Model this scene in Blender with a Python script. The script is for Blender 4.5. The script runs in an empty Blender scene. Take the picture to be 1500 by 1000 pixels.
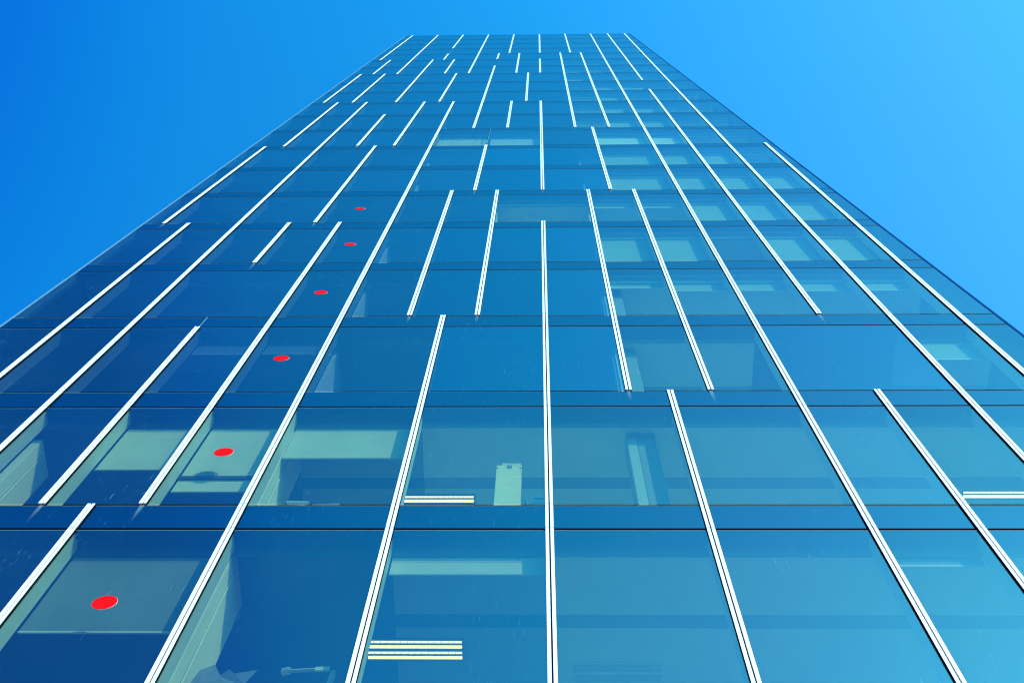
import bpy, bmesh, math, random
from mathutils import Vector, Matrix
rng = random.Random(7)
C = bpy.context.scene.collection
sc = bpy.context.scene

# ------------------------------------------------------------------ measures
H = 3.6                      # storey height
W3 = 1.831046 / 3            # facade module (a third of a full pane)
D = 6.2879                   # distance of the facade from the camera
EYE = 1.6
Z0 = 12.0013 + EYE           # height of storey line 0
U0 = 0.11434
PANE = 0.837                 # share of a storey that is vision glass, the rest is spandrel
TOP = 20
YG = D + 0.030               # outer face of the glass
YF = D + 0.005               # outer face of the fins
LOW = -Z0 / H                # storey line of the ground
kx = lambda k: k * W3 + U0
nz = lambda n: n * H + Z0
kR = lambda n: 13.36 - 0.137 * n          # leaning right edge of the facade
K_L = -15.83
xR = lambda n: kx(kR(n))
xL = kx(K_L)

# ------------------------------------------------------------------ materials
def mat(name):
    m = bpy.data.materials.new(name); m.use_nodes = True
    nt = m.node_tree; nt.nodes.clear()
    out = nt.nodes.new('ShaderNodeOutputMaterial')
    return m, nt, out
def N(nt, t, **kw):
    n = nt.nodes.new(t)
    for k, v in kw.items(): setattr(n, k, v)
    return n
def math_(nt, op, a, b=None, clamp=False):
    n = N(nt, 'ShaderNodeMath', operation=op, use_clamp=clamp)
    for i, v in enumerate((a, b)):
        if v is None: continue
        if isinstance(v, (int, float)): n.inputs[i].default_value = v
        else: nt.links.new(v, n.inputs[i])
    return n.outputs[0]
def noise(nt, vec, scale, detail=3, rough=.5):
    n = N(nt, 'ShaderNodeTexNoise'); n.inputs['Scale'].default_value = scale
    n.inputs['Detail'].default_value = detail; n.inputs['Roughness'].default_value = rough
    nt.links.new(vec, n.inputs['Vector']); return n.outputs['Fac']
def coords(nt, scale=(1, 1, 1), rot=(0, 0, 0)):
    t = N(nt, 'ShaderNodeTexCoord'); mp = N(nt, 'ShaderNodeMapping')
    mp.inputs['Scale'].default_value = scale; mp.inputs['Rotation'].default_value = rot
    nt.links.new(t.outputs['Object'], mp.inputs['Vector']); return mp.outputs['Vector']
def ramp(nt, fac, stops):
    r = N(nt, 'ShaderNodeValToRGB')
    while len(r.color_ramp.elements) < len(stops): r.color_ramp.elements.new(.5)
    for e, (p, c) in zip(r.color_ramp.elements, stops):
        e.position = p; e.color = c if len(c) == 4 else (*c, 1)
    nt.links.new(fac, r.inputs['Fac']); return r.outputs['Color']

def paint(name, col, rough=.5, var=.08, scale=6, spec=.3, metal=0, stretch=(1, 1, 1)):
    m, nt, out = mat(name)
    b = N(nt, 'ShaderNodeBsdfPrincipled')
    f = noise(nt, coords(nt, stretch), scale, 4)
    lo = tuple(max(0, c * (1 - var)) for c in col); hi = tuple(min(1, c * (1 + var)) for c in col)
    nt.links.new(ramp(nt, f, [(.3, lo), (.7, hi)]), b.inputs['Base Color'])
    b.inputs['Roughness'].default_value = rough
    b.inputs['Specular IOR Level'].default_value = spec
    b.inputs['Metallic'].default_value = metal
    nt.links.new(b.outputs[0], out.inputs[0]); return m

def schlick(nt, f0, top=.82):
    g = N(nt, 'ShaderNodeNewGeometry')
    d = N(nt, 'ShaderNodeVectorMath', operation='DOT_PRODUCT')
    nt.links.new(g.outputs['Incoming'], d.inputs[0]); nt.links.new(g.outputs['Normal'], d.inputs[1])
    c = math_(nt, 'ABSOLUTE', d.outputs['Value'])
    p = math_(nt, 'POWER', math_(nt, 'SUBTRACT', 1, c, True), 5)
    return math_(nt, 'ADD', math_(nt, 'MULTIPLY', p, top - f0), f0, True)

def streaks(nt):
    """fine slanted rain marks: long thin noise, in patches"""
    v = coords(nt, (38, 1, 2.2), (0, math.radians(8), 0))
    f = noise(nt, v, 1.6, 2, .5)
    a = math_(nt, 'MULTIPLY', math_(nt, 'SUBTRACT', f, .645, True), 8, True)
    f2 = noise(nt, coords(nt, (1.1, 1, .8)), .9, 2)
    b = math_(nt, 'MULTIPLY', math_(nt, 'SUBTRACT', f2, .47, True), 5, True)
    return math_(nt, 'MULTIPLY', a, b)

GLOSS = (.55, 1.0, 1.0, 1)
def glass(name, tint, f0, dirt=.24, film=.022):
    m, nt, out = mat(name)
    tr = N(nt, 'ShaderNodeBsdfTransparent'); tr.inputs['Color'].default_value = (*tint, 1)
    gl = N(nt, 'ShaderNodeBsdfGlossy'); gl.inputs['Roughness'].default_value = 0.0
    gl.inputs['Color'].default_value = GLOSS
    mx = N(nt, 'ShaderNodeMixShader')
    oi = N(nt, 'ShaderNodeObjectInfo')
    fac = math_(nt, 'ADD', schlick(nt, f0), math_(nt, 'MULTIPLY', math_(nt, 'SUBTRACT', oi.outputs['Random'], .35), .05))
    nt.links.new(fac, mx.inputs[0]); nt.links.new(tr.outputs[0], mx.inputs[1]); nt.links.new(gl.outputs[0], mx.inputs[2])
    df = N(nt, 'ShaderNodeBsdfDiffuse'); df.inputs['Color'].default_value = (.2, .55, .7, 1)
    m2 = N(nt, 'ShaderNodeMixShader')
    haze = noise(nt, coords(nt, (.7, 1, .5)), 1.3, 4, .6)
    film = math_(nt, 'MULTIPLY', haze, film)
    nt.links.new(math_(nt, 'ADD', math_(nt, 'MULTIPLY', streaks(nt), dirt), film, True), m2.inputs[0])
    nt.links.new(mx.outputs[0], m2.inputs[1]); nt.links.new(df.outputs[0], m2.inputs[2])
    nt.links.new(m2.outputs[0], out.inputs[0]); return m

def opaque_glass(name, col, f0):
    m, nt, out = mat(name)
    df = N(nt, 'ShaderNodeBsdfDiffuse')
    f = noise(nt, coords(nt, (.5, 1, .8)), 1.5, 3)
    nt.links.new(ramp(nt, f, [(.3, tuple(c * .85 for c in col)), (.7, tuple(c * 1.15 for c in col))]), df.inputs['Color'])
    gl = N(nt, 'ShaderNodeBsdfGlossy'); gl.inputs['Roughness'].default_value = 0.01
    gl.inputs['Color'].default_value = GLOSS
    mx = N(nt, 'ShaderNodeMixShader')
    nt.links.new(schlick(nt, f0, .66), mx.inputs[0]); nt.links.new(df.outputs[0], mx.inputs[1]); nt.links.new(gl.outputs[0], mx.inputs[2])
    d2 = N(nt, 'ShaderNodeBsdfDiffuse'); d2.inputs['Color'].default_value = (.3, .55, .7, 1)
    m2 = N(nt, 'ShaderNodeMixShader'); nt.links.new(math_(nt, 'MULTIPLY', streaks(nt), .16), m2.inputs[0])
    nt.links.new(mx.outputs[0], m2.inputs[1]); nt.links.new(d2.outputs[0], m2.inputs[2])
    nt.links.new(m2.outputs[0], out.inputs[0]); return m

def lamp_mat(name, col, strength):
    m, nt, out = mat(name)
    e = N(nt, 'ShaderNodeEmission'); e.inputs['Strength'].default_value = strength
    f = noise(nt, coords(nt, (30, 1, 1)), 1.0, 1)
    nt.links.new(ramp(nt, f, [(.3, tuple(c * .93 for c in col)), (.7, col)]), e.inputs['Color'])
    nt.links.new(e.outputs[0], out.inputs[0]); return m

def glint_mat():  # pale colour fading downward, a reflection painted into the material
    m, nt, out = mat('painted_fin_glint')
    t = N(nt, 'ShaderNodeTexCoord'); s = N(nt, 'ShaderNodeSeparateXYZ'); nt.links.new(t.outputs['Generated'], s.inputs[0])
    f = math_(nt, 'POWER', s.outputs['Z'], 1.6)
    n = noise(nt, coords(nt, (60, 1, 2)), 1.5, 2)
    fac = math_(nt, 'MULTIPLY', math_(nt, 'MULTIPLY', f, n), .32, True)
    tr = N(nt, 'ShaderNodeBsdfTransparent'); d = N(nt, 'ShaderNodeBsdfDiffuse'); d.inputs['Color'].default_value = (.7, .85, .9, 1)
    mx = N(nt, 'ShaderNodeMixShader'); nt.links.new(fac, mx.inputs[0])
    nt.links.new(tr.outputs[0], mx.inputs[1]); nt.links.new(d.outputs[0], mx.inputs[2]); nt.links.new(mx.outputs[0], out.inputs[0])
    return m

M = dict(
    glass=glass('vision_glass', (.52, .66, .42), .245),
    glass_deep=glass('vision_glass_deep', (.30, .42, .40), .245),
    glass_clear=glass('vision_glass_clear', (.57, .77, .50), .24, .24, .03),
    glass_blue=glass('vision_glass_blue', (.25, .42, .44), .32, .24, .006),
    spandrel=opaque_glass('spandrel_glass', (.001, .006, .016), .262),
    white=paint('fin_white', (.90, .90, .885), .45, .02, 3),
    dark=paint('gasket_black', (.002, .006, .013), .8, .2, 8, .02),
    trim=paint('corner_trim_blue', (.006, .05, .15), .9, .1, 4, 0),
    edge=paint('pale_edge', (.14, .26, .34), .4, .1),
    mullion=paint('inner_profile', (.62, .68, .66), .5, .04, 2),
    soffit=paint('soffit_grey', (.38, .42, .42), .6, .05, 2),
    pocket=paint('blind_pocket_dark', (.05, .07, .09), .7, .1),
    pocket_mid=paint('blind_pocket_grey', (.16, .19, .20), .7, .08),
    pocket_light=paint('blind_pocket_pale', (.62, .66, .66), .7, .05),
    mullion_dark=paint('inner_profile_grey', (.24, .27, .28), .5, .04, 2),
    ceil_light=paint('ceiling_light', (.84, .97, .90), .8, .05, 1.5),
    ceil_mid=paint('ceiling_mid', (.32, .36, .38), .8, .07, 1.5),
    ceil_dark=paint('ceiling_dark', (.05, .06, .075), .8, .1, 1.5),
    slab=paint('concrete', (.25, .25, .25), .9, .12, 3),
    carpet=paint('carpet', (.52, .64, .55), .95, .1, 20),
    wall=paint('white_wall', (.86, .88, .82), .7, .05, 1.2),
    wall_dark=paint('core_wall', (.10, .12, .15), .8, .1, 1.0),
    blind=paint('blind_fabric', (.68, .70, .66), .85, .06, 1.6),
    cabinet=paint('sill_cabinet', (.30, .32, .34), .6, .05),
    red=paint('red_film', (.90, .004, .006), .6, .04, 30, .02),
    rim=paint('white_rim', (.8, .8, .8), .5, .03),
    steel=paint('luminaire_metal', (.10, .13, .16), .4, .08, 10),
    tube=lamp_mat('lit_tube', (1.0, .76, .16), 2.9),
    tube2=lamp_mat('lit_tube_pale', (.95, .80, .62), 2.5),
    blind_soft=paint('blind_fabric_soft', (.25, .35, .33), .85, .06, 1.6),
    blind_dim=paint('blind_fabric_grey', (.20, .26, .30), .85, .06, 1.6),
    offtube=paint('unlit_louvre', (.6, .62, .62), .4, .05),
    card=paint('cardboard', (.92, .74, .52), .85, .08, 5, .1, 0, (1, 1, 6)),
    card_dark=paint('torn_tape', (.20, .20, .22), .7, .2, 12),
    paper=paint('paper', (.72, .74, .75), .8, .06, 9),
    paper_grey=paint('grey_paper', (.22, .24, .30), .8, .15, 7),
    plastic=paint('grey_plastic', (.42, .46, .46), .45, .06, 9),
    fin_glint=glint_mat(),
    asphalt=paint('asphalt', (.05, .05, .052), .9, .2, 3),
    paving=paint('paving', (.30, .29, .27), .85, .15, 2),
    roof=paint('roof_membrane', (.20, .20, .20), .9, .1, 1),
)

# ------------------------------------------------------------------ mesh helpers
class MB:
    def __init__(s): s.v = []; s.f = []; s.m = []; s.mats = []
    def mi(s, m):
        if m not in s.mats: s.mats.append(m)
        return s.mats.index(m)
    def face(s, pts, m):
        i = len(s.v); s.v += [tuple(p) for p in pts]; s.f.append(tuple(range(i, i + len(pts)))); s.m.append(s.mi(m))
    def prism(s, q0, q1, m):
        """two matching polygons -> closed solid"""
        n = len(q0); i = len(s.v); s.v += [tuple(p) for p in q0] + [tuple(p) for p in q1]
        k = s.mi(m)
        s.f.append(tuple(range(i + n - 1, i - 1, -1))); s.f.append(tuple(range(i + n, i + 2 * n))); s.m += [k, k]
        for a in range(n):
            b = (a + 1) % n; s.f.append((i + a, i + b, i + n + b, i + n + a)); s.m.append(k)
    def box(s, x0, x1, y0, y1, z0, z1, m):
        s.prism([(x0, y0, z0), (x1, y0, z0), (x1, y1, z0), (x0, y1, z0)], [(x0, y0, z1), (x1, y0, z1), (x1, y1, z1), (x0, y1, z1)], m)
    def trap(s, xa0, xb0, xa1, xb1, y0, y1, z0, z1, m):
        """box whose left/right ends differ at bottom (a0,b0) and top (a1,b1)"""
        s.prism([(xa0, y0, z0), (xb0, y0, z0), (xb0, y1, z0), (xa0, y1, z0)], [(xa1, y0, z1), (xb1, y0, z1), (xb1, y1, z1), (xa1, y1, z1)], m)
    def build(s, name, parent=None, origin=None, bevel=0, smooth=False):
        if origin is None: origin = Vector(parent['org']) if parent and 'org' in parent else Vector((0, 0, 0))
        me = bpy.data.meshes.new(name)
        me.from_pydata([tuple(Vector(p) - origin) for p in s.v], [], s.f)
        for m in s.mats: me.materials.append(M[m])
        for p, k in zip(me.polygons, s.m): p.material_index = k; p.use_smooth = smooth
        bm = bmesh.new(); bm.from_mesh(me)
        bmesh.ops.recalc_face_normals(bm, faces=bm.faces)
        if bevel:
            bmesh.ops.bevel(bm, geom=[e for e in bm.edges if len(e.link_faces) == 2 and e.calc_face_angle(0) > .6], offset=bevel, segments=2, affect='EDGES', clamp_overlap=True)
        bm.to_mesh(me); bm.free()
        o = bpy.data.objects.new(name, me); C.objects.link(o)
        if parent: o.parent = parent
        else: o.location = origin
        return o
def tag(o, label=None, cat=None, group=None, kind=None):
    if label: o['label'] = label
    if cat: o['category'] = cat
    if group: o['group'] = group
    if kind: o['kind'] = kind
    return o
ORG = {}
def thing(name, label, cat, loc, group=None):
    o = bpy.data.objects.new(name, None); C.objects.link(o); o.location = loc
    o.empty_display_size = .2
    ORG[o.name] = Vector(loc)
    return tag(o, label, cat, group)
def part(mb, name, parent, kind=None, **kw):
    root = parent
    while root.parent: root = root.parent
    o = mb.build(name, parent, origin=ORG[root.name], **kw)
    if kind: o['kind'] = kind
    return o

# ------------------------------------------------------------------ fins (k, from storey line, to storey line)
B = LOW
FINS = [(-15,15,20),(-12,13,20),(-9,17,20),(-9,15,16),(-6,13,20),(-3,16,20),(-4,15,16),(-14,13,15),(-15,10,13),(-13,10,13),
 (-10,10,15),(-8,13,15),(-7,10,13),(-4,8,14),(-8,7,10),(-6,B,10),(-2,8,10),(-10,7,9),(-14,7,10),(-12,B,10),(0,16,20),(3,16,20),
 (6,B,20),(8,12,20),(10,B,20),(-2,13,16),(2,8,16),(4,8,16),(0,13,15),(-1,10,13),(0,5,10),(8,2,11),(3,5,8),(-3,5,7),(-9,4,7),
 (-4,2,5),(-2,2,5),(-8,0,4),(-10,3,4),(2,1,5),(4,1,5),(0,B,4),(12,B,7),(-15,4,7),(-14,B,4),(-10,0,1.837),(-3,B,2),(3,B,1),(8,B,1),(-9,B,0)]
JOINTS = [(-9,16,17),(-3,7,8),(-10,1.837,2)]      # open joints between panes without a fin
FW = .050                                        # half width of a fin

tower = thing('office_tower', 'tall blue glass office tower with white vertical fins of uneven length', 'skyscraper', (0, D + 7, 0))
def fins_in(n0, n1):
    return sorted({k for k, a, b in FINS if a < n1 - .01 and b > n0 + .01})

for k, a, b in FINS:
    mb = MB(); x = kx(k)
    za, zb = nz(a), nz(b)
    if b == 20: zb += .10
    mb.box(x - FW, x + FW, YF + .016, YG + .012, za + .002, zb - .002, 'dark')
    for x0, x1 in ((x - FW, x - FW + .003), (x + FW - .003, x + FW)):
        mb.box(x0, x1, YF + .001, YF + .0155, za + .002, zb - .002, 'dark')
    cuts = [za]
    for n in range(-5, 21):
        for c in (n, n + PANE):
            if a + .05 < c < b - .05: cuts.append(nz(c))
    cuts.append(zb)
    for z0, z1 in zip(cuts, cuts[1:]):
        for x0, x1 in ((x - FW + .0035, x - .009), (x + .009, x + FW - .0035)):
            mb.box(x0, x1, YF, YF + .0155, z0 + .006, z1 - .006, 'white')
    # inner aluminium profile behind the glass, storey by storey
    for s in range(-4, 20):
        p0, p1 = max(s, a), min(s + PANE, b)
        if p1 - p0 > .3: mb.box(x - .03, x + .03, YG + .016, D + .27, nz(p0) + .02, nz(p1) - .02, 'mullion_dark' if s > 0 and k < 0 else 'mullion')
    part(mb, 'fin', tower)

# reflected-light wisps below fin ends, painted as pale streaks on the glass
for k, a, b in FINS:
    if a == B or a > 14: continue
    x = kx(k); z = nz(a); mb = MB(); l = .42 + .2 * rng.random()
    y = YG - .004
    mb.face([(x - .012, y, z - l), (x + .012, y, z - l), (x + .028, y, z - .004), (x - .028, y, z - .004)], 'fin_glint')
    part(mb, 'fin_glint_streak', tower)

# ------------------------------------------------------------------ panes
panes = []
for s in range(-4, 20):
    n0 = max(s, LOW); n1 = s + PANE
    if s == 19: n1 = 19.837
    ks = [k for k in fins_in(s, s + PANE)]
    ks += [k for k, a, b in JOINTS if a <= s < b and b - a >= 1]
    ks = [K_L] + sorted(set(ks)) + [None]
    for a, b in zip(ks, ks[1:]):
        panes.append((s, n0, n1, a, b))
def area(p):
    s, n0, n1, a, b = p
    if s < -1: return 0
    bb = kR(s) if b is None else b
    xa, xb = max(kx(a), -6.6), min(kx(bb), 6.9)
    if s >= 2: xa, xb = kx(a), kx(bb)
    if xb <= xa: return 0
    z = nz(s + .4) - EYE
    return (xb - xa) / (D * D + z * z) ** 1.2
rank = sorted(panes, key=area, reverse=True)
keep = set(rank[:100])
def pane_quad(mb, p, m):
    s, n0, n1, a, b = p
    za, zb = nz(n0) + .018, nz(n1) - .024
    xa = kx(a) + (.012 if a != K_L else .02)
    if b is None: xb0, xb1 = xR(n0) - .03, xR(n1) - .03
    else: xb0 = xb1 = kx(b) - .012
    mb.face([(xa, YG, za), (xb0, YG, za), (xb1, YG, zb), (xa, YG, zb)], m)
def pane_mat(p):
    s, n0, n1, a, b = p
    bb = kR(s) if b is None else b
    mid = (a + bb) / 2
    if 1 <= s <= 7 and -4.5 < mid < 2 and s not in (4, 7): return 'glass_blue'
    if s >= 1 and mid < 2 and not (s == 4 and mid > -2) and not (s == 7 and -6 < mid < 0): return 'glass_deep'
    if s == 1 and 6 < mid < 10: return 'glass_blue'
    return 'glass_clear' if s >= 0 and (mid > 2 or (s < 1 and mid > -3)) else 'glass'
for p in panes:
    if p in keep:
        mb = MB(); pane_quad(mb, p, pane_mat(p)); part(mb, 'window_pane', tower)
rest = MB()
for p in panes:
    if p not in keep: pane_quad(rest, p, pane_mat(p))
part(rest, 'window_pane', tower, kind='stuff')

# ------------------------------------------------------------------ spandrels and transoms
for s in range(-4, 20):
    z0, z1 = nz(s + PANE), nz(s + 1)
    last = s == 19
    mb = MB()
    e1 = z1 - .022 if not last else z1 + .06
    mb.trap(xL + .02, xR(s + PANE) - .03, xL + .02, xR(s + 1) - .03, YG, YG + .05, z0 + .022, e1, 'spandrel')
    part(mb, 'spandrel_panel', tower)
    for z, h, nn in ((z0, .024, s + PANE), (z1, .018, s + 1)):
        if last and z == z1: continue
        t = MB()
        t.box(xL + .01, xR(nn) - .03, YG + .012, YG + .12, z - h, z + h, 'dark')
        t.box(xL + .01, xR(nn) - .03, YG - .002, YG + .008, z - h - .008, z - h - .002, 'edge')
        part(t, 'transom', tower)

# ------------------------------------------------------------------ slabs, soffits, ceilings, interior
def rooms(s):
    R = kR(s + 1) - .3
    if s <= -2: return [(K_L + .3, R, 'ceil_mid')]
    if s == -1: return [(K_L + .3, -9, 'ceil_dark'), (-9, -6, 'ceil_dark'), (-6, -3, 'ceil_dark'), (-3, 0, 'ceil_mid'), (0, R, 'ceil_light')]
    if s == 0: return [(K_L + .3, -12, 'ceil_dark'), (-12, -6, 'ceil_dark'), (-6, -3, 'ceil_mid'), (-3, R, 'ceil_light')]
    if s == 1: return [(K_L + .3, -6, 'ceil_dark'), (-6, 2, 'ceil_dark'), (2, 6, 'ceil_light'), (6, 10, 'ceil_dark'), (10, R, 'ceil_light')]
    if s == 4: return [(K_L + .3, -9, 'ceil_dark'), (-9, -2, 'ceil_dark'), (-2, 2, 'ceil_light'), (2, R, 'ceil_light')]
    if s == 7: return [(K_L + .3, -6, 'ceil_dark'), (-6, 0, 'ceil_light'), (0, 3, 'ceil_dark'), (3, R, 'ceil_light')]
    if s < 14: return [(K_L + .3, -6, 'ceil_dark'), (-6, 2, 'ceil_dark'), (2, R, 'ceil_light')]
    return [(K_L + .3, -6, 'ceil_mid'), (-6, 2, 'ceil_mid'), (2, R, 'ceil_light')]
DEEP = D + 4.5
for s in range(-5, 20):
    z1 = nz(s + 1); zt = nz(s + PANE)
    if s == -5: continue
    mb = MB()
    xr = xR(s + 1) - .12
    mb.box(xL + .15, xr, YG + .14, DEEP, zt + .30, z1 - .03, 'slab')
    mb.box(xL + .15, xr, YG + .34, DEEP, z1 - .03, z1 + .0, 'carpet')
    part(mb, 'floor_slab', tower)
    mb = MB()
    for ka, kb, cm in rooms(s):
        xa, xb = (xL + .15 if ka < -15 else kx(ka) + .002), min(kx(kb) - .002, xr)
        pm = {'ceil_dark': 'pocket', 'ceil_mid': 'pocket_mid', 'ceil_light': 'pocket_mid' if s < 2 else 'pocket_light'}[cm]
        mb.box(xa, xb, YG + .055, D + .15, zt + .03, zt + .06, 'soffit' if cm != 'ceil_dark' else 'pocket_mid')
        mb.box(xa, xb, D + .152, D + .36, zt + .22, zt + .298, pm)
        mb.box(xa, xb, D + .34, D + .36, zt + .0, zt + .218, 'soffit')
        mb.box(xa, xb, D + .272, D + .282, zt - .19, zt + .218, pm)  # valance board added over the blind tops, standing in for their shade
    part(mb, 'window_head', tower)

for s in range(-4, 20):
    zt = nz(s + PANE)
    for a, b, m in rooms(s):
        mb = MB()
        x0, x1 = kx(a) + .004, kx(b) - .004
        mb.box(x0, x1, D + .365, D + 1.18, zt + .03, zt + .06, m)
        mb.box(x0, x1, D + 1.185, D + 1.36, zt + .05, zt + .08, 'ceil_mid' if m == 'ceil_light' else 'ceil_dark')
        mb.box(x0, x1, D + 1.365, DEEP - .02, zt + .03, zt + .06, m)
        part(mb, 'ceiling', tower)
    # partitions between rooms
    for a, b, m in rooms(s)[1:]:
        if a in (-9, -3, 0, 3, 6, 10) or s < 1: continue
        mb = MB(); x = kx(a)
        mb.box(x - .028, x + .028, D + .42, DEEP - .02, nz(s) + .002, zt + .028, 'wall')
        part(mb, 'partition_wall', tower)
mb = MB(); mb.prism([(xL + .15, DEEP, .02), (xR(LOW) - .12, DEEP, .02), (xR(LOW) - .12, DEEP + .2, .02), (xL + .15, DEEP + .2, .02)],
                    [(xL + .15, DEEP, nz(20) - .1), (xR(20) - .12, DEEP, nz(20) - .1), (xR(20) - .12, DEEP + .2, nz(20) - .1), (xL + .15, DEEP + .2, nz(20) - .1)], 'wall_dark')
part(mb, 'core_wall', tower)

# lit wall piers that stand just inside the glass
for k, s, d0, d1, drop in ((-6, -1, .30, 1.05, 0), (-6, 0, .30, 1.02, 0), (-12, 0, .42, 1.0, .30)):
    mb = MB(); x = kx(k); zt = nz(s + PANE)
    mb.box(x - .10, x + .032, D + d0, D + d1, nz(s) + .002, zt + .02 - drop, 'wall')
    mb.box(x + .033, x + .040, D + d0 + .17, D + d0 + .185, nz(s) + .05, zt - .1 - drop, 'pocket')
    mb.box(x + .033, x + .048, D + d0 + .20, D + d0 + .215, nz(s) + .05, zt - .1 - drop, 'wall')
    part(mb, 'wall_pier', tower, bevel=.004)
# free-standing round-cornered columns behind the glass near the middle
for s, dz in ((0, .75), (1, 1.0), (2, 1.1)):
    mb = MB(); x0 = kx(1.86)
    mb.box(x0, x0 + .14, D + .45, D + .75, nz(s) + .002, nz(s + PANE) + .02, 'plastic')
    mb.box(x0 + .142, x0 + .42, D + .455, D + .75, nz(s) + .002, nz(s + PANE) + .02, 'blind_dim')
    part(mb, 'column', tower, bevel=.01)

# window-sill cabinets: one long box per storey, just below sight
for s in range(-1, 8):
    mb = MB(); mb.box(xL + .3, xR(s + 1) - .35, D + .33, D + .70, nz(s) + .003, nz(s) + .50, 'cabinet')
    mb.box(xL + .29, xR(s + 1) - .34, D + .325, D + .705, nz(s) + .501, nz(s) + .525, 'soffit')
    part(mb, 'sill_cabinet', tower)

# ------------------------------------------------------------------ roller blinds (storey, k0, k1, length)
BL = [(-1,-9,-6,1.65),(-1,-3,0,.52),(-1,6,8,.34),(0,-10,-8,1.49),(0,-8,-6,2.13),(0,-6,-3,1.14),
 (2,2,4,.45),(2,4,6,.66),(2,6,8,.66),(2,8,10,.70),(2,10,12,.68),(3,2,4,3.0),(3,4,6,3.0),(3,8,10,3.0),(3,10,12,3.0),
 (4,2,4,.45),(4,4,6,.45),(4,6,8,3.0),(4,8,10,3.0),(4,10,12,3.0),(1,10,12,1.0),(5,3,6,2.9),(5,6,8,2.9),(5,8,10,2.9),(5,10,12,2.9),
 (6,3,6,1.6),(6,6,8,2.2),(6,8,10,2.9),(7,3,6,2.5),(7,6,8,2.5),(7,-6,-3,2.98),(7,-3,0,2.98),(8,4,6,2.5),(8,6,8,2.5),(9,4,6,2.2),(9,6,8,1.2),
 (1,-8,-6,.62),(1,-10,-8,.62),(10,4,6,2),(11,4,6,2.6),(11,6,8,2.2),(12,2,4,2.0),(13,2,4,2.6),(13,4,6,1.8),(14,4,6,2.4),(16,-6,-3,2.8),(16,-12,-9,2.8)]
for s, a, b, l in BL:
    zt = nz(s + PANE); mb = MB()
    x0, x1 = kx(a) + .045, kx(b) - .045
    y = D + .295
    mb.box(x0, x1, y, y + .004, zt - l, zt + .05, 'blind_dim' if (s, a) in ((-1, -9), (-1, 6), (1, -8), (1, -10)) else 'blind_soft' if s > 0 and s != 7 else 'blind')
    mb.box(x0, x1, y - .006, y + .012, zt - l - .03, zt - l - .001, 'mullion')
    tubeN = 10
    q0 = [(x0, y + .02 + .022 * math.cos(t * 2 * math.pi / tubeN), zt + .075 + .022 * math.sin(t * 2 * math.pi / tubeN)) for t in range(tubeN)]
    q1 = [(x1, p[1], p[2]) for p in q0]
    mb.prism(q0, q1, 'blind')
    bo = part(mb, 'roller_blind', tower)
    if (s, a) == (0, -8):
        r = MB(); z = zt - 2.13 + .30
        r.box(x0 - .0, x1, D + .262, D + .284, z, z + .07, 'pocket')
        cx = x0 + .34
        arc = [(cx + .17 * math.cos(t * math.pi / 12), z + .071 + .15 * math.sin(t * math.pi / 12)) for t in range(13)]
        r.prism([(p[0], D + .265, p[1]) for p in arc], [(p[0], D + .28, p[1]) for p in arc], 'cabinet')
        part(r, 'rail', bo)

# ------------------------------------------------------------------ outer shell
mb = MB(); mb.box(xL, xL + .14, YG + .13, D + 14, 0, nz(20) + .05, 'spandrel'); part(mb, 'side_wall', tower)
mb = MB(); mb.prism([(xR(LOW) - .11, YG + .13, 0), (xR(LOW), YG + .13, 0), (xR(LOW), D + 14, 0), (xR(LOW) - .11, D + 14, 0)],
                    [(xR(20) - .11, YG + .13, nz(20) + .05), (xR(20), YG + .13, nz(20) + .05), (xR(20), D + 14, nz(20) + .05), (xR(20) - .11, D + 14, nz(20) + .05)], 'spandrel')
part(mb, 'side_wall', tower)
mb = MB(); mb.prism([(xL + .15, D + 13.9, 0), (xR(LOW) - .12, D + 13.9, 0), (xR(LOW) - .12, D + 14, 0), (xL + .15, D + 14, 0)],
                    [(xL + .15, D + 13.9, nz(20)), (xR(20) - .12, D + 13.9, nz(20)), (xR(20) - .12, D + 14, nz(20)), (xL + .15, D + 14, nz(20))], 'spandrel')
part(mb, 'rear_wall', tower)
mb = MB(); mb.box(xL + .15, xR(20) - .12, YG + .2, D + 13.88, nz(20) - .28, nz(20) - .1, 'roof'); part(mb, 'roof', tower)
mb = MB(); mb.box(xL, xR(20), YG + .004, YG + .12, nz(20) + .062, nz(20) + .09, 'edge'); part(mb, 'coping', tower)
mb = MB(); mb.box(xL - .02, xL + .018, YG - .006, YG + .128, 0, nz(20) + .06, 'edge'); part(mb, 'corner_trim', tower)
mb = MB(); mb.prism([(xR(LOW) - .028, YG - .006, 0), (xR(LOW) + .02, YG - .006, 0), (xR(LOW) + .02, YG + .128, 0), (xR(LOW) - .028, YG + .128, 0)],
                    [(xR(20) - .028, YG - .006, nz(20) + .06), (xR(20) + .02, YG - .006, nz(20) + .06), (xR(20) + .02, YG + .128, nz(20) + .06), (xR(20) - .028, YG + .128, nz(20) + .06)], 'trim')
part(mb, 'corner_trim', tower)
# open joints where two panes meet without a fin
for k, a, b in JOINTS:
    mb = MB(); x = kx(k)
    mb.box(x - .014, x + .002, YG - .006, YG + .012, nz(a) + .02, nz(b) - .02, 'dark')
    mb.box(x + .003, x + .014, YG - .008, YG + .012, nz(a) + .02, nz(b) - .02, 'edge')
    part(mb, 'pane_joint', tower)

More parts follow.
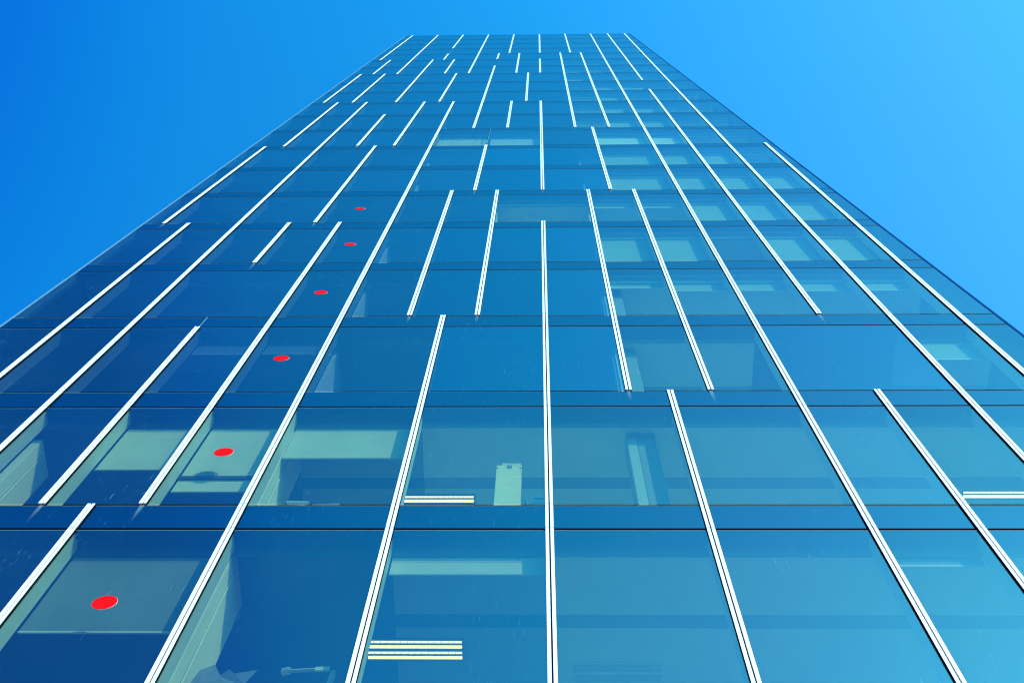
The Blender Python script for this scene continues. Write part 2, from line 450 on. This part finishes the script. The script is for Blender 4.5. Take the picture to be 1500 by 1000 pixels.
# ------------------------------------------------------------------ red discs on the glass
DISCS = [(-7.48, -.59, 'largest red disc, on the lowest glass row in front of a lit blind'),
         (-7.03, .41, 'red disc on the second glass row, before a pale blind with a dark rail'),
         (-7.03, 1.40, 'red disc on a dark pane of the third glass row from the bottom'),
         (-7.06, 2.41, 'red disc on a dark pane of the fourth glass row from the bottom'),
         (-7.07, 3.43, 'small red disc on the fifth glass row, just below the topmost disc'),
         (-7.57, 4.42, 'smallest and topmost of the six red discs on the dark blue glass')]
def disc_mesh(r, y0, y1, m):
    mb = MB(); n = 48
    a = [(r * math.cos(2 * math.pi * t / n), y0, r * math.sin(2 * math.pi * t / n)) for t in range(n)]
    mb.prism(a, [(p[0], y1, p[2]) for p in a], m); return mb
dr = None
for k, n, lab in DISCS:
    loc = (kx(k), YG, nz(n))
    if dr is None:
        dr = thing('window_marker', lab, 'sticker', loc, 'red round window markers')
        ORG[dr.name] = Vector((0, 0, 0))
        rim = part(disc_mesh(.1287, -.004, -.002, 'rim'), 'rim', dr); face = part(disc_mesh(.127, -.0055, -.0042, 'red'), 'disc', dr)
    else:
        o = dr.copy(); C.objects.link(o); o.location = loc; o['label'] = lab
        for ch in (rim, face):
            c = ch.copy(); C.objects.link(c); c.parent = o

# ------------------------------------------------------------------ ceiling lights
def light(x0, x1, y0, s, lab, lit=True, pale=False, pairs=2):
    z = nz(s + PANE) + .028
    t = thing('ceiling_light', lab, 'ceiling light', ((x0 + x1) / 2, y0 + .14, z), 'louvred fluorescent ceiling lights')
    h = MB(); h.box(x0 - .02, x1 + .02, y0 - .02, y0 - .02 + .155 * pairs, z - .018, z - .001, 'steel' if lit else 'ceil_light')
    part(h, 'housing', t)
    for j in range(pairs):
        ya = y0 + j * .150
        g = MB(); g.box(x0, x1, ya + .004, ya + .032, z - .024, z - .0185, 'tube2' if lit else 'offtube'); part(g, 'tube', t)
        g = MB(); g.box(x0, x1, ya + .058, ya + .106, z - .024, z - .0185, ('tube2' if pale else 'tube') if lit else 'offtube'); part(g, 'tube', t)
        v = MB(); n = 14; ch = [(x0, ya + .052), (x0, ya + .040)]
        for i in range(1, n):                      # comb of cross blades on one spine
            xx = x0 + (x1 - x0) * i / n
            ch += [(xx - .002, ya + .040), (xx - .002, ya + .002), (xx + .002, ya + .002), (xx + .002, ya + .040)]
        ch += [(x1, ya + .040), (x1, ya + .052)]
        v.prism([(a, b, z - .036) for a, b in ch], [(a, b, z - .0325) for a, b in ch], 'steel' if lit else 'ceil_light')
        part(v, 'louvre', t)
light(-2.06, -.93, D + 1.53, -1, 'lit warm yellow ceiling light in the lowest glass row, left of the middle fin')
light(-2.02, -.98, D + 1.47, 0, 'lit strip light in the second glass row, left of the cardboard carton')
light(6.24, 7.36, D + 1.40, 0, 'lit pale strip light in the second glass row at the photo\'s right edge', pale=True, pairs=1)
light(.40, 1.45, D + 1.85, -1, 'unlit ceiling light in the lowest glass row, right of the middle fin', lit=False)

# ------------------------------------------------------------------ things on the sill cabinets
def sill(s): return nz(s) + .526
def rbox(mb, c, size, rot, m):
    R = Matrix.Rotation(rot[2], 3, 'Z') @ Matrix.Rotation(rot[1], 3, 'Y') @ Matrix.Rotation(rot[0], 3, 'X')
    hx, hy, hz = (v / 2 for v in size)
    p = lambda x, y, z: Vector(c) + R @ Vector((x, y, z))
    mb.prism([p(-hx, -hy, -hz), p(hx, -hy, -hz), p(hx, hy, -hz), p(-hx, hy, -hz)], [p(-hx, -hy, hz), p(hx, -hy, hz), p(hx, hy, hz), p(-hx, hy, hz)], m)

z = sill(0); x0, x1 = -.575, -.235; zt_ = nz(.475)
t = thing('cardboard_carton', 'tall beige cardboard carton standing on the sill behind the second glass row', 'box', ((x0 + x1) / 2, D + .46, z))
mb = MB(); mb.box(x0, x1, D + .335, D + .58, z, zt_, 'card'); part(mb, 'carton_body', t, bevel=.004)
mb = MB()
rbox(mb, ((x0 + x1) / 2 + .03, D + .345, zt_ + .03), (.26, .004, .06), (.35, .03, 0), 'card')
rbox(mb, (x0 + .02, D + .45, zt_ + .035), (.004, .2, .08), (0, -.3, 0), 'card')
rbox(mb, (x1 - .02, D + .45, zt_ + .03), (.004, .2, .07), (0, .4, 0), 'card')
part(mb, 'flap', t)
mb = MB(); mb.box((x0 + x1) / 2 - .03, (x0 + x1) / 2 + .035, D + .331, D + .3335, zt_ - .11, zt_ - .005, 'card_dark')
mb.box(x0 + .004, x0 + .03, D + .331, D + .3335, zt_ - .10, zt_ - .07, 'card_dark')
mb.box(x1 - .032, x1 - .004, D + .331, D + .3335, zt_ - .10, zt_ - .07, 'card_dark')
part(mb, 'tape', t)

def papers(lab, x0, x1, s, n, th, name='paper_stack', mats=('paper', 'paper_grey', 'plastic')):
    z = sill(s); t = thing(name, lab, 'papers', ((x0 + x1) / 2, D + .44, z)); zz = z
    for i in range(n):
        h = th * (.6 + .8 * rng.random()); mb = MB(); dx = .05 * rng.random()
        rbox(mb, ((x0 + x1) / 2 + dx - .025, D + .44, zz + h / 2), ((x1 - x0) * (.75 + .25 * rng.random()), .2, h), (0, 0, .12 * (rng.random() - .5)), mats[i % len(mats)])
        part(mb, 'bundle', t); zz += h + .001
papers('low pile of papers on the second-row sill beside the pale wall pier', -3.20, -2.90, 0, 3, .055)
papers('flat folders on the second-row sill, right of the low paper pile', -2.84, -2.50, 0, 2, .05, 'folder_stack', ('plastic', 'paper_grey'))
papers('pile of white and grey books beside the carton, left of the middle fin', -.10, .07, 0, 6, .05, 'book_stack', ('paper_grey', 'paper', 'plastic', 'paper'))
z = sill(0); t = thing('folder', 'slim pale folder leaning upright between the carton and the books', 'folder', (-.15, D + .45, z))
mb = MB(); rbox(mb, (-.16, D + .45, z + .20), (.014, .22, .40), (0, -.10, 0), 'paper'); part(mb, 'cover', t)

# crumpled sheets, lowest row, beside the pier
z = sill(-1); t = thing('crumpled_sheets', 'crumpled grey folded sheets on the sill at the foot of the pale wall pier', 'paper', (-3.05, D + .45, z))
mb = MB()
spikes = [(-.30, .02, .16), (-.20, .10, .30), (-.12, .13, .16), (-.02, .04, .19), (.12, .12, .10), (.26, .06, .20)]
base = [(-.34, -.06), (-.16, -.10), (.06, -.11), (.30, -.08), (.32, .10), (0, .14), (-.33, .12)]
top = [Vector((-3.05 + a, D + .42 + b * .6, z + c * 1.15 + .20)) for a, b, c in spikes]
bs = [Vector((-3.05 + a, D + .45 + b, z + .002)) for a, b in base]
for i in range(5):
    mb.face([bs[i], bs[i + 1], top[i]], 'paper_grey'); mb.face([top[i], bs[i + 1], top[i + 1]], 'paper_grey')
mb.face([bs[5], bs[6], top[0]], 'paper_grey'); mb.face([bs[5], top[0], top[2]], 'paper_grey'); mb.face([bs[5], top[2], top[5]], 'paper_grey'); mb.face([bs[6], bs[0], top[0]], 'paper_grey')
part(mb, 'sheet', t)

# pale device lying along the sill, lowest row
z = sill(-1); t = thing('desk_lamp', 'pale folded desk lamp lying along the sill at the bottom of the lowest row', 'lamp', (-2.25, D + .45, z))
mb = MB(); rbox(mb, (-2.02, D + .45, z + .012), (.17, .16, .022), (0, 0, 0), 'plastic'); part(mb, 'base', t, bevel=.004)
mb = MB(); rbox(mb, (-2.04, D + .45, z + .20), (.05, .05, .38), (0, .05, 0), 'plastic'); rbox(mb, (-2.14, D + .42, z + .39), (.15, .02, .07), (0, -.05, 0), 'paper'); part(mb, 'bracket', t, bevel=.006)
mb = MB(); rbox(mb, (-2.30, D + .45, z + .415), (.36, .035, .03), (0, -.10, 0), 'plastic'); part(mb, 'arm', t, bevel=.006)
mb = MB(); rbox(mb, (-2.50, D + .45, z + .395), (.10, .08, .035), (0, -.35, 0), 'paper'); part(mb, 'lamp_head', t, bevel=.012)

# ------------------------------------------------------------------ ground
mb = MB(); mb.face([(-400, -400, -.15), (400, -400, -.15), (400, 400, -.15), (-400, 400, -.15)], 'asphalt'); tag(mb.build('ground'), kind='structure')
mb = MB(); mb.box(-22, 22, -7, 26, -.149, -.004, 'paving'); tag(mb.build('pavement'), kind='structure')

# ------------------------------------------------------------------ light
AZ, EL = math.radians(42), math.radians(35)     # sun to the right of the facade normal, behind the camera
to_sun = Vector((math.sin(AZ) * math.cos(EL), -math.cos(AZ) * math.cos(EL), math.sin(EL)))
sun = bpy.data.lights.new('sun', 'SUN'); sun.energy = 5.0; sun.angle = math.radians(.5); sun.color = (1, .96, .88)
so = bpy.data.objects.new('sun', sun); C.objects.link(so)
so.rotation_euler = (-to_sun).to_track_quat('-Z', 'Y').to_euler(); so.location = (20, -20, 40)

world = bpy.data.worlds.new('World'); sc.world = world; world.use_nodes = True
nt = world.node_tree; nt.nodes.clear()
sky = N(nt, 'ShaderNodeTexSky', sky_type='NISHITA'); sky.sun_disc = False
sky.sun_elevation = EL; sky.sun_rotation = math.atan2(to_sun.x, to_sun.y)
sky.air_density = 1.0; sky.dust_density = .4; sky.ozone_density = 3.0
bg = N(nt, 'ShaderNodeBackground'); bg.inputs['Strength'].default_value = .10
wo = N(nt, 'ShaderNodeOutputWorld')
grade = N(nt, 'ShaderNodeMix', data_type='RGBA', blend_type='MULTIPLY'); grade.inputs['Factor'].default_value = 1
# the deep blue deepens away from the sun's side and pales towards it
tc = N(nt, 'ShaderNodeTexCoord'); sx = N(nt, 'ShaderNodeSeparateXYZ'); nt.links.new(tc.outputs['Generated'], sx.inputs[0])
tt = math_(nt, 'MULTIPLY', sx.outputs['X'], math_(nt, 'SUBTRACT', 1.0, math_(nt, 'MULTIPLY', sx.outputs['Y'], .9)))
pos = math_(nt, 'ADD', math_(nt, 'MULTIPLY', tt, .5), .5, True)
G = 6.0
stops = [(-1, (.018, 1.2, 3.0)), (-.47, (.018, 1.5, 3.26)), (-.39, (.045, 1.82, 3.82)), (-.32, (.07, 2.38, 4.05)), (-.25, (.12, 2.75, 4.1)), (0, (.23, 3.4, 4.35)),
         (.3, (.82, 3.75, 4.8)), (.476, (.9, 4.15, 5.0)), (1, (.9, 4.2, 5.0))]
col = ramp(nt, pos, [(.5 + .5 * t, tuple(c / G for c in cc)) for t, cc in stops])
nt.links.new(sky.outputs[0], grade.inputs[6]); nt.links.new(col, grade.inputs[7])
bst = N(nt, 'ShaderNodeVectorMath', operation='SCALE'); bst.inputs['Scale'].default_value = G
nt.links.new(grade.outputs[2], bst.inputs[0]); nt.links.new(bst.outputs[0], bg.inputs['Color'])
nt.links.new(bg.outputs[0], wo.inputs[0])

# ------------------------------------------------------------------ camera
PITCH, YAW, ROLL = 1.22938388, -.07140960, .06364456
cp, sp, cy, sy, cr, sr = math.cos(PITCH), math.sin(PITCH), math.cos(YAW), math.sin(YAW), math.cos(ROLL), math.sin(ROLL)
f = Vector((sy * cp, cy * cp, sp)); r = Vector((cy, -sy, 0)); u = r.cross(f)
r, u = r * cr + u * sr, u * cr - r * sr
cam = bpy.data.cameras.new('camera'); co = bpy.data.objects.new('camera', cam); C.objects.link(co)
co.matrix_world = Matrix(((r.x, u.x, -f.x, 0), (r.y, u.y, -f.y, 0), (r.z, u.z, -f.z, EYE), (0, 0, 0, 1)))
cam.sensor_width = 36; cam.lens = 1650 / 1500 * 36; cam.clip_start = .05; cam.clip_end = 2000
sc.camera = co

# ------------------------------------------------------------------ render settings
sc.view_settings.view_transform = 'Standard'; sc.view_settings.look = 'None'; sc.view_settings.exposure = 0; sc.view_settings.gamma = 1
sc.render.engine = 'CYCLES'
sc.cycles.use_denoising = True
sc.cycles.max_bounces = 8; sc.cycles.diffuse_bounces = 4; sc.cycles.transparent_max_bounces = 16
sc.cycles.filter_width = 1.2
